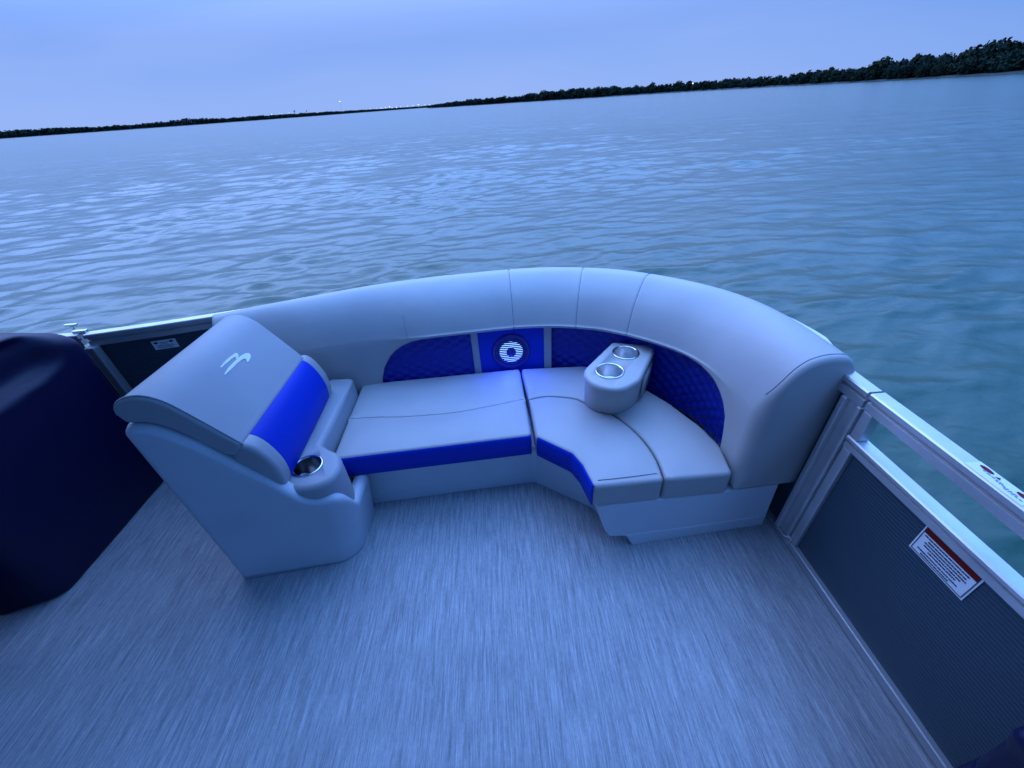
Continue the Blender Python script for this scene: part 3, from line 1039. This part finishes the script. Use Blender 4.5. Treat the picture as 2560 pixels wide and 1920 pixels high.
gl_ = bpy.data.lights.new('speaker_glow', 'AREA'); go_ = bpy.data.objects.new('speaker_glow', gl_); C.objects.link(go_)
gl_.shape = 'DISK'; gl_.size = .11; gl_.energy = 1.8; gl_.color = (0.015, 0.035, 1.0)
go_.location = (pl_.x, pl_.y, .447)
go_.rotation_euler = Vector((-snorm(jl).x, -snorm(jl).y, .25)).to_track_quat('Z', 'Y').to_euler()

# ------------------------------------------------------------------ cup holders
def cup_parts(parent, c, r, depth, M=None, inner=None, nm='cup_holder'):
    prof = [(r + .006, .0), (r + .0068, .003), (r + .004, .0055), (r, .005), (r - .002, .001), (r - .004, -.02), (r - .006, -depth), (r - .012, -depth - .003), (.0005, -depth - .003)]
    V, F = lathe_data(prof[:5], 40, c, M, False)
    cup = link(nm, *lathe_data(prof[4:], 40, c, M, False), inner or M_steeld, parent)
    link('rim', V, F, M_steel, cup)
    return cup

def cut(o, cyls):
    """bake cylindrical pockets into the mesh of o"""
    for (c, r, h0, h1) in cyls:
        V, F = lathe_data([(r, h0), (r, h1)], 40, c)
        k = fixn(link('cutter_tmp', V, F, M_black))
        m = o.modifiers.new('pocket', 'BOOLEAN'); m.operation = 'DIFFERENCE'; m.object = k; m.solver = 'EXACT'; m.use_self = True
        bpy.context.view_layer.update()
        dg = bpy.context.evaluated_depsgraph_get()
        me = bpy.data.meshes.new_from_object(o.evaluated_get(dg))
        o.modifiers.clear()
        old = o.data; o.data = me; bpy.data.meshes.remove(old)
        kd = k.data; bpy.data.objects.remove(k); bpy.data.meshes.remove(kd)

arm = thing('cup_holder_armrest', 'grey portable armrest with two steel cup holders standing on the curved seat', 'armrest')
AZ = 0.535
armp = [(0.513, 1.652, .02), (0.668, 1.602, .02), (0.690, 1.562, .03), (0.545, 1.325, .11), (0.445, 1.258, .11), (0.342, 1.312, .11), (0.318, 1.42, .10)]
def tap(a, b, h):
    t = max(0, min(1, (AZ - .022 - h) / .16))
    return (a + .012 * t, b + .055 * t * max(0, min(1, (1.62 - b) / .33)), h)
body = fixn(rounded('body', [(a + (.51 - a) * .03, b + (1.45 - b) * .03, r) for a, b, r in armp], Z1 + .002, AZ - .022, M_vinyl, arm, mp=tap, r0=.008, r1=.004, n=9))
cap = fixn(rounded('top_pad', armp, AZ - .026, AZ, M_vinyl, arm, r0=.005, r1=.016, n=9))
cups = [((0.545, 1.540, AZ), .054), ((0.437, 1.405, AZ), .055)]
cut(cap, [((c[0], c[1], 0), r - .0015, AZ - .05, AZ + .02) for c, r in cups])
cut(body, [((c[0], c[1], 0), r - .0005, AZ - .085, AZ + .02) for c, r in cups])
for c, r in cups:
    cup_parts(arm, (c[0], c[1], c[2] - .001), r, .055, inner=M_steelb)
# shallow sewn side pocket on the right flank
def flank(a, b, z0, z1, off):
    A, B = Vector(a), Vector(b); d = (B - A).normalized(); nn = Vector((d.y, -d.x))
    P = [(A + nn * off), (B + nn * off)]
    return [(P[0].x, P[0].y, z0), (P[1].x, P[1].y, z0), (P[1].x, P[1].y, z1), (P[0].x, P[0].y, z1)], [(0, 1, 2, 3)]
pk = link('side_flap', *flank((.582, 1.400), (.676, 1.552), .385, .480, .006), M_vinyl2, arm)
md = pk.modifiers.new('t', 'SOLIDIFY'); md.thickness = .008; md.offset = 0

# ------------------------------------------------------------------ chaise lounge end at the left
ch = thing('chaise_lounge', 'grey chaise with sloping logo backrest, blue lumbar roll and steel cup holder at left', 'lounge')
def mapL(y0):
    def f(a, b, h):      # (a,b)=(x,z), h = depth
        return (a, y0 + (a + 1.1) * 0.11 + h, b)
    return f
TOPX = [(-1.124, .766), (-1.09, .773), (-1.06, .764), (-1.035, .745), (-.985, .688), (-.905, .572), (-.835, .478), (-.80, .425), (-.775, .388), (-.745, .364), (-.715, .352), (-.69, .348), (-.655, .346), (-.625, .340), (-.55, .332)]
def shell():
    """moulded outer shell: front face, flared rounded corner, inner return; top edge is a rolled lip"""
    xr = lambda z: -.672 + .062 * (max(0, z) / .40) ** 1.15
    nu, nv = 90, 26
    rows = []
    R = .085
    for iu in range(nu + 1):
        col = []
        u = iu / nu
        def plan(z):
            x1 = xr(z)
            yf = lambda x: .926 + (x + 1.1) * .11
            # left edge .. arc start .. arc end .. back
            Lf = (x1 - R) - (-1.115); La = R * PI / 2; Lb = .16
            s = u * (Lf + La + Lb)
            if s < Lf:
                x = -1.115 + s; y = yf(x); n = Vector((0, 1))
                e = x + 1.115
                if e < .02:
                    y += .02 - math.sqrt(max(0, .02 ** 2 - (.02 - e) ** 2))
            elif s < Lf + La:
                th = (s - Lf) / R
                x = x1 - R + R * math.sin(th); y = yf(x1 - R) + R * (1 - math.cos(th)); n = Vector((-math.sin(th), math.cos(th)))
            else:
                x = x1; y = yf(x1 - R) + R + (s - Lf - La); n = Vector((-1, 0))
            return x, y, n
        x, y, n = plan(.4)
        zt = interp(TOPX, x) if n.y > .02 else .332
        zt -= .115 * sstep(.975, 1.06, y)
        for iv in range(nv + 1):
            z = zt * iv / nv
            x, y, n = plan(z)
            col.append((x, y, z))
        x, y, n = plan(zt)
        for q in range(1, 6):
            th = q / 5 * PI / 2
            col.append((x + n.x * .014 * (1 - math.cos(th)), y + n.y * .014 * (1 - math.cos(th)), zt + .014 * math.sin(th)))
        col.append((x + n.x * .030, y + n.y * .030, zt + .012))
        col.append((x + n.x * .036, y + n.y * .036, zt - .03))
        rows.append(col)
    m = len(rows[0])
    V = [v for r in rows for v in r]
    F = [(i * m + k, (i + 1) * m + k, (i + 1) * m + k + 1, i * m + k + 1) for i in range(nu) for k in range(m - 1)]
    o = fixn(link('shell', V, F, M_shell, ch))
    md = o.modifiers.new('t', 'SOLIDIFY'); md.thickness = .012; md.offset = -1
    return o
shell()
# inner box under the cushions and the inner return toward the seat base
boxp = [(-1.095, .0, .005), (-0.735, .0, .005), (-0.72, .28, .02), (-0.775, .325, .02), (-0.825, .41, .05), (-0.92, .54, .05), (-1.00, .66, .05), (-1.09, .735, .02)]
fixn(rounded('carcass', boxp, 0.055, 0.60, M_shell, ch, mp=mapL(.926), r0=.002, r1=.004))
def skewP(y0, y1, dx=-.022, dz=-.022):
    """depth map along y with the slight lean of the left end"""
    def f(a, b, h):
        t = h / .62
        return (a + dx * t, y0 + (a + 1.1) * .08 * (1 - t) + h, b + dz * t)
    return f
def vv(L_): return [Vector(p) for p in L_]
padtop = catmull([(-1.114, .802), (-1.124, .834), (-1.112, .864), (-1.083, .882), (-1.046, .886), (-1.010, .875), (-.976, .846), (-.936, .791), (-.896, .732), (-.866, .687), (-.853, .664), (-.862, .645)], 7)
padp = padtop + vv([(-.882, .626), (-.898, .622), (-.918, .636)]) + catmull([(-.952, .682), (-.992, .737), (-1.03, .774), (-1.065, .791), (-1.095, .794)], 4)
pad = fixn(rounded('back_pad', None, 0.0, 0.60, M_vinyl2, ch, mp=skewP(.940, 1.55), r0=.014, r1=.02, dense=padp))
# piped edge at the pad's near side
link('piping', *tube_data([skewP(.940, 1.55)(q.x, q.y, .010) for q in padtop[6:-6]], .0032, 6), M_vinyl2, pad)
# embroidered mark on the pad
E1 = [(0.2468, 0.0453), (0.2706, 0.0443), (0.2938, 0.0447), (0.3176, 0.0474), (0.3373, 0.05), (0.3505, 0.0527), (0.3533, 0.0586), (0.3485, 0.064), (0.3365, 0.0678), (0.3245, 0.0677), (0.3249, 0.0644), (0.3332, 0.0614), (0.3295, 0.0583), (0.3148, 0.0549), (0.2974, 0.0537), (0.2791, 0.0516), (0.2642, 0.0496), (0.2489, 0.0495)]
E2 = [(0.2308, 0.0669), (0.2638, 0.0649), (0.2915, 0.0657), (0.3213, 0.0676), (0.3449, 0.0697), (0.365, 0.0736), (0.3817, 0.0794), (0.3891, 0.0854), (0.387, 0.0926), (0.3761, 0.0978), (0.3561, 0.1015), (0.3418, 0.1003), (0.3476, 0.0945), (0.3553, 0.0895), (0.3465, 0.0835), (0.3321, 0.0803), (0.3101, 0.0766), (0.2841, 0.0753), (0.2584, 0.0734), (0.2399, 0.0715), (0.2272, 0.0709)]
def emblem():
    f = skewP(.940, 1.55)
    A = Vector(f(-.980, .849, 0)); B = Vector(f(-.866, .6895, 0)); Cc = Vector(f(-.980, .849, .6))
    e2 = (B - A).normalized(); e1 = (Cc - A); e1 = (e1 - e2 * e1.dot(e2)).normalized(); nn = e2.cross(e1).normalized()
    if nn.z < 0: nn = -nn
    V, F = [], []
    for E in (E1, E2):
        o = len(V); n = len(E)
        for lift in (.0015, .0042):
            for a, b in E:
                V.append(A + e1 * (a - .004) + e2 * (b - .004) + nn * lift)
        F.append(tuple(o + n + i for i in range(n)))
        for i in range(n):
            j = (i + 1) % n
            F.append((o + i, o + j, o + n + j, o + n + i))
    link('embroidered_mark', V, F, M_emb, pad, False)
emblem()
# lumbar roll: blue middle, grey ends
bolp = catmull([(-.905, .618), (-.880, .652), (-.853, .664), (-.826, .645), (-.804, .603), (-.790, .550), (-.788, .500), (-.797, .455), (-.818, .425)], 7) + vv([(-.85, .412), (-.93, .44), (-.94, .58)])
def mapB(a, b, h):
    t = h / .60
    return (a - .03 * t, .945 + (a + 1.1) * .06 * (1 - t) + h, b - .02 * t)
fixn(rounded('lumbar_end', None, 0.0, .060, M_vinyl2, ch, mp=mapB, r0=.020, r1=.002, dense=bolp))
fixn(rounded('lumbar_roll', None, .0605, .565, M_blue, ch, mp=mapB, r0=.002, r1=.002, dense=bolp))
fixn(rounded('lumbar_end', None, .5655, .625, M_vinyl2, ch, mp=mapB, r0=.002, r1=.020, dense=bolp))
# cup holder console between the lumbar roll and the seat
CZ = .436
conp = catmull([(-0.756, 1.20), (-.752, 1.35), (-.750, 1.60)], 5) + vv([(-.753, 1.645), (-.77, 1.66), (-.86, 1.665), (-.875, 1.655)]) + vv([(-.862, 1.35), (-.850, 1.10)]) + catmull([(-.846, 1.045), (-.836, 1.005), (-.805, .978), (-.752, .968), (-.698, .976), (-.660, 1.004), (-.645, 1.050), (-.652, 1.100), (-.676, 1.145), (-.718, 1.172), (-.756, 1.20)], 6)[:-1]
con = fixn(rounded('console', None, .225, CZ, M_vinyl2, ch, dense=conp, r0=.002, r1=lambda a, b: .024 - .017 * sstep(1.45, 1.60, b), K=7))
cut(con, [((-.768, 1.080, 0), .0485, CZ - .09, CZ + .04)])
cup_parts(ch, (-.768, 1.080, CZ - .0015), .050, .080)

# ------------------------------------------------------------------ dark seat at the left edge
ds = thing('helm_chair', 'large dark navy chair back with a hollow near its top at the left edge', 'chair')
sp = [(-2.15, 1.56, .06), (-2.90, 1.56, .12), (-2.90, .88, .12), (-2.15, .88, .06)]
fixn(rounded('seat_cushion', sp, .30, .46, M_navy, ds, r0=.02, r1=.04, n=9))
fixn(rounded('base', [(-2.15, 1.54, .03), (-2.86, 1.54, .08), (-2.86, .90, .08), (-2.15, .90, .03)], 0.0, .302, M_navy, ds, r1=.01, n=6))
def topz(a, b, h):
    z1 = interp([(.84, .93), (1.0, .945), (1.2, .935), (1.45, .888), (1.64, .80)], b)
    zz = h if h < .5 else .5 + (h - .5) * (z1 - .5) / .4
    e = ((b - 1.20) / .26) ** 4 + ((zz - .80) / .075) ** 4
    if a > -1.95: a -= .055 * (1 - sstep(.05, 2.2, e))
    return (a - .012 * math.sin(PI * min(1, max(0, h / .9))), b, h if h < .5 else .5 + (h - .5) * (z1 - .5) / .4)
bk = fixn(rounded('backrest', [(-1.812, .905, .09), (-1.808, 1.640, .10), (-2.16, 1.640, .08), (-2.16, .845, .06), (-2.00, .845, .12)], 0.0, .90, M_navy, ds, mp=topz, r0=.015, r1=.085, n=10, K=12, crown=.012, sub=.02, hs=44))
# seat end in the bottom right corner, its shade put into a dark colour
dr = thing('bow_bench', 'bench end, coloured dark for the shade there, just showing in the bottom right corner beside the railing', 'bench')
fixn(rounded('seat_box', [(-.90, -.34, .05), (.80, -.34, .03), (.80, -.70, .03), (-.90, -.70, .05)], 0, .34, M_navy, dr, r1=.01))  # unseen bench run with its back, added to block low light from behind
fixn(rounded('seat_cushion', [(-.90, -.32, .05), (.84, -.32, .03), (.84, -.70, .03), (-.90, -.70, .05)], .342, .44, M_navy, dr, r1=.03))
fixn(rounded('seat_back', [(-.90, -.56, .05), (1.02, -.56, .05), (1.02, -.74, .05), (-.90, -.74, .05)], .443, .86, M_navy, dr, r1=.06))
near_shade_rail = thing('boat_railing', 'unseen aluminium railing with dark infill along the near side, added to shade the deck', 'railing')  # unseen rail, added to keep low sky light off the near deck
Pn = [Vector((1.04, -.775)), Vector((-5.1, -.775))]
fixn(link('top_rail', *rail_along([Vector((p.x, p.y)) for p in reversed(Pn)], -.042, .692, .750, False), M_alu, near_shade_rail, False))
link('infill_panel', *box_data(-5.1, 1.04, -.800, -.792, .03, .691, 0), M_mesh, near_shade_rail, False)
fixn(rounded('base', [(.965, .185, .02), (1.015, .205, .02), (1.02, -.65, .02), (.80, -.65, .02), (.80, .10, .02)], 0, .24, M_navy, dr, r1=.01))
fixn(rounded('backrest', [(.955, .245, .02), (1.005, .245, .02), (.995, .36, .05), (.955, .47, .04), (.90, .53, .03), (.87, .50, .03), (.91, .42, .03)], 0, .85, M_navy, dr, mp=lambda a, b, h: (a, .190 - h, b), r0=.02, r1=.02, n=7))

# ------------------------------------------------------------------ unseen canopy, added and shaped to shade the near deck
shade_root = thing('added_shade_canopy', 'unseen dark canopy on bent tubes, added to shade the deck', 'canopy')
def build_shade_canopy():
    X0, X1, Y0, Z = -4.8, 1.35, -1.05, 2.16
    FR = [(-4.8, 2.1), (-1.9, 2.05), (-1.4, 1.75), (-0.9, 1.25), (-0.3, .95), (0.3, .88), (0.8, 1.05), (1.35, 1.3)]  # front edge bent to cut sky light where the deck darkens
    def P(u, v, dz=0):
        x = X0 + (X1 - X0) * u; y1 = interp(FR, x)
        return (x, Y0 + (y1 - Y0) * v, Z + dz + .16 * math.sin(PI * v) ** .6 - .03 * abs(math.sin(4 * PI * u)))
    V, F = [], []
    nx, ny = 40, 16
    for i in range(nx + 1):
        for j in range(ny + 1):
            V.append(P(i / nx, j / ny))
    for i in range(nx):
        for j in range(ny):
            a = i * (ny + 1) + j
            F.append((a, a + ny + 1, a + ny + 2, a + 1))
    o = link('canopy', V, F, M_navy, shade_root); md = o.modifiers.new('t', 'SOLIDIFY'); md.thickness = .004
    for u in (0.0, 0.25, 0.5, 0.75, 1.0):
        link('bow_tube', *tube_data([P(u, j / 16, -.016) for j in range(17)], .012, 8), M_alu, shade_root)
    for u, fx in ((0, -4.0), (.5, -2.4), (1.0, -.4)):
        link('leg', *tube_data([P(u, 0, -.016), (fx, -.74, .75)], .012, 8), M_alu, shade_root)
build_shade_canopy()

# ------------------------------------------------------------------ unseen helm console, added to block light from the left deck
helm = thing('added_helm_block', 'unseen dark navy helm console with steering wheel and low windscreen, added to shade the deck', 'console')
def added_helm_build():
    prof = [(-.62, 0, .02), (.74, 0, .02), (.74, 1.02, .06), (.30, 1.16, .06), (-.62, 1.16, .06)]
    fixn(rounded('body', [(-1.86, -.62, .06), (-1.86, .70, .08), (-2.62, .70, .06), (-2.62, -.62, .06)], 0, 1.08, M_navy, helm, r0=.01, r1=.06, n=6, hs=4))
    V, F = [], []
    for i in range(13):
        y = -.55 + 1.18 * i / 12; bow = .06 * math.sin(PI * i / 12)
        V += [(-1.95 + bow, y, 1.05), (-2.08 + bow, y, 1.30)]
    for i in range(12): F.append((2 * i, 2 * i + 2, 2 * i + 3, 2 * i + 1))
    o = link('windscreen', V, F, M_black, helm); o.modifiers.new('t', 'SOLIDIFY').thickness = .005
    ring = [(-2.74 + .05 * math.sin(a * PI / 12), .05 + .17 * math.cos(a * PI / 12), .92 + .16 * math.sin(a * PI / 12)) for a in range(24)]
    w = link('steering_wheel', *tube_data(ring, .014, 8, True), M_black, helm)
    link('spoke', *join(*[tube_data([(-2.70, .05, .92), ring[k]], .009, 6) for k in (2, 10, 18)], tube_data([(-2.60, .05, .94), (-2.71, .05, .92)], .02, 8)), M_alud, w)
added_helm_build()

# ------------------------------------------------------------------ camera
cam = bpy.data.cameras.new('camera'); co = bpy.data.objects.new('camera', cam); C.objects.link(co)
Rm = Matrix(((0.9969151937679455, 0.07785016963281052, -0.00997233787846516), (-0.05306848897835248, 0.5749889136975294, -0.8164382919746536), (-0.05782587580118546, 0.8144489549462739, 0.5773465751823147)))
co.matrix_world = Matrix.Translation((0, 0, 1.5)) @ Rm.to_4x4()
cam.sensor_width = 36.0; cam.sensor_fit = 'HORIZONTAL'; cam.lens = 1000.0 / 2560 * 36
cam.clip_start = 0.05; cam.clip_end = 20000
bpy.context.scene.camera = co

# ------------------------------------------------------------------ light
ZEN, EAST = 6.3, 0.70
SUN_EL, SUN_AZ = 68.0, 170.0        # azimuth from +Y toward +X
w = bpy.data.worlds.new('World'); bpy.context.scene.world = w; w.use_nodes = True
nt = w.node_tree; nt.nodes.clear(); L = nt.links.new
sky = nt.nodes.new('ShaderNodeTexSky'); sky.sky_type = 'NISHITA'; sky.sun_disc = False
sky.sun_elevation = math.radians(SUN_EL); sky.sun_rotation = math.radians(SUN_AZ)
sky.dust_density = 2.0; sky.air_density = 1.0; sky.ozone_density = 2.0
tc = nt.nodes.new('ShaderNodeTexCoord')
# soft dusk overcast: blue cloud sheet over the clear-sky gradient, brighter overhead and toward the west
mp = nt.nodes.new('ShaderNodeMapping'); mp.inputs['Scale'].default_value = (1.0, 1.0, 4.5)
n1 = nt.nodes.new('ShaderNodeTexNoise'); n1.inputs['Scale'].default_value = 1.1; n1.inputs['Detail'].default_value = 4; n1.inputs['Distortion'].default_value = 0.6
L(tc.outputs['Generated'], mp.inputs['Vector']); L(mp.outputs['Vector'], n1.inputs['Vector'])
cr = nt.nodes.new('ShaderNodeValToRGB')
cr.color_ramp.elements[0].position = .40; cr.color_ramp.elements[0].color = (2.05, 4.05, 9.5, 1)
cr.color_ramp.elements[1].position = .80; cr.color_ramp.elements[1].color = (3.3, 5.0, 9.8, 1)
cb = nt.nodes.new('ShaderNodeVectorMath'); cb.operation = 'DOT_PRODUCT'; cb.inputs[1].default_value = (-0.20, 0.10, 0.0)
L(tc.outputs['Generated'], cb.inputs[0])
ca = nt.nodes.new('ShaderNodeMath'); ca.operation = 'ADD'; L(n1.outputs['Fac'], ca.inputs[0]); L(cb.outputs['Value'], ca.inputs[1])
L(ca.outputs[0], cr.inputs['Fac'])
tint = nt.nodes.new('ShaderNodeMix'); tint.data_type = 'RGBA'; tint.blend_type = 'MULTIPLY'; tint.inputs['Factor'].default_value = 1
tint.inputs[7].default_value = (0.22, 0.48, 1.45, 1)
L(sky.outputs['Color'], tint.inputs[6])
hz = nt.nodes.new('ShaderNodeMix'); hz.data_type = 'RGBA'; hz.inputs[7].default_value = (3.5, 5.1, 9.9, 1)
mx = nt.nodes.new('ShaderNodeMix'); mx.data_type = 'RGBA'; mx.inputs['Factor'].default_value = 0.75
L(tint.outputs[2], mx.inputs[6]); L(cr.outputs['Color'], mx.inputs[7])
def vdot(v, lo, hi, a, b_):
    n = nt.nodes.new('ShaderNodeVectorMath'); n.operation = 'DOT_PRODUCT'; n.inputs[1].default_value = v
    L(tc.outputs['Generated'], n.inputs[0])
    r = nt.nodes.new('ShaderNodeMapRange'); r.interpolation_type = 'SMOOTHSTEP'
    r.inputs['From Min'].default_value = lo; r.inputs['From Max'].default_value = hi
    r.inputs['To Min'].default_value = a; r.inputs['To Max'].default_value = b_
    L(n.outputs['Value'], r.inputs['Value'])
    return r.outputs['Result']
L(vdot((0, 0, 1), 0.0, 0.11, 0.55, 0.0), hz.inputs['Factor']); L(mx.outputs[2], hz.inputs[6])
zt_ = vdot((0, 0, 1), 0.10, 0.50, 0.0, ZEN - 1)
zw_ = vdot((-0.28, 0.48, 0.83), -0.10, 0.95, 0.12, 1.0)
def mth(op, a_, b_):
    n = nt.nodes.new('ShaderNodeMath'); n.operation = op
    for i_, v_ in enumerate((a_, b_)):
        if isinstance(v_, (int, float)): n.inputs[i_].default_value = v_
        else: L(v_, n.inputs[i_])
    return n.outputs[0]
zen = mth('ADD', mth('MULTIPLY', zt_, zw_), 1.0)
wst = vdot((-0.5, 0.866, 0), -0.9, 0.75, EAST, 1.0)
ml = nt.nodes.new('ShaderNodeMath'); ml.operation = 'MULTIPLY'; L(zen, ml.inputs[0]); L(wst, ml.inputs[1])
deep = nt.nodes.new('ShaderNodeMix'); deep.data_type = 'RGBA'; deep.blend_type = 'MULTIPLY'
deep.inputs[7].default_value = (0.50, 0.92, 1.10, 1)          # the eastern half of the dusk sky is a deeper blue
L(vdot((-0.5, 0.866, 0), -0.7, 0.6, 1.0, 0.0), deep.inputs['Factor']); L(hz.outputs[2], deep.inputs[6])
sc_ = nt.nodes.new('ShaderNodeVectorMath'); sc_.operation = 'SCALE'; L(deep.outputs[2], sc_.inputs[0]); L(ml.outputs[0], sc_.inputs['Scale'])
bg = nt.nodes.new('ShaderNodeBackground'); bg.inputs['Strength'].default_value = 0.104
L(sc_.outputs['Vector'], bg.inputs['Color'])
wo = nt.nodes.new('ShaderNodeOutputWorld'); L(bg.outputs[0], wo.inputs[0])

sl = bpy.data.lights.new('sun', 'SUN'); so = bpy.data.objects.new('sun', sl); C.objects.link(so)
sl.energy = 1.3; sl.angle = math.radians(50); sl.color = (0.22, 0.42, 1.0)
el, az = math.radians(SUN_EL), math.radians(SUN_AZ)
d = Vector((math.sin(az) * math.cos(el), math.cos(az) * math.cos(el), math.sin(el)))
so.rotation_euler = d.to_track_quat('Z', 'Y').to_euler()

sc = bpy.context.scene
sc.view_settings.view_transform = 'Standard'; sc.view_settings.look = 'None'
sc.view_settings.exposure = 0; sc.view_settings.gamma = 1
sc.cycles.max_bounces = 6
sc.cycles.use_denoising = True
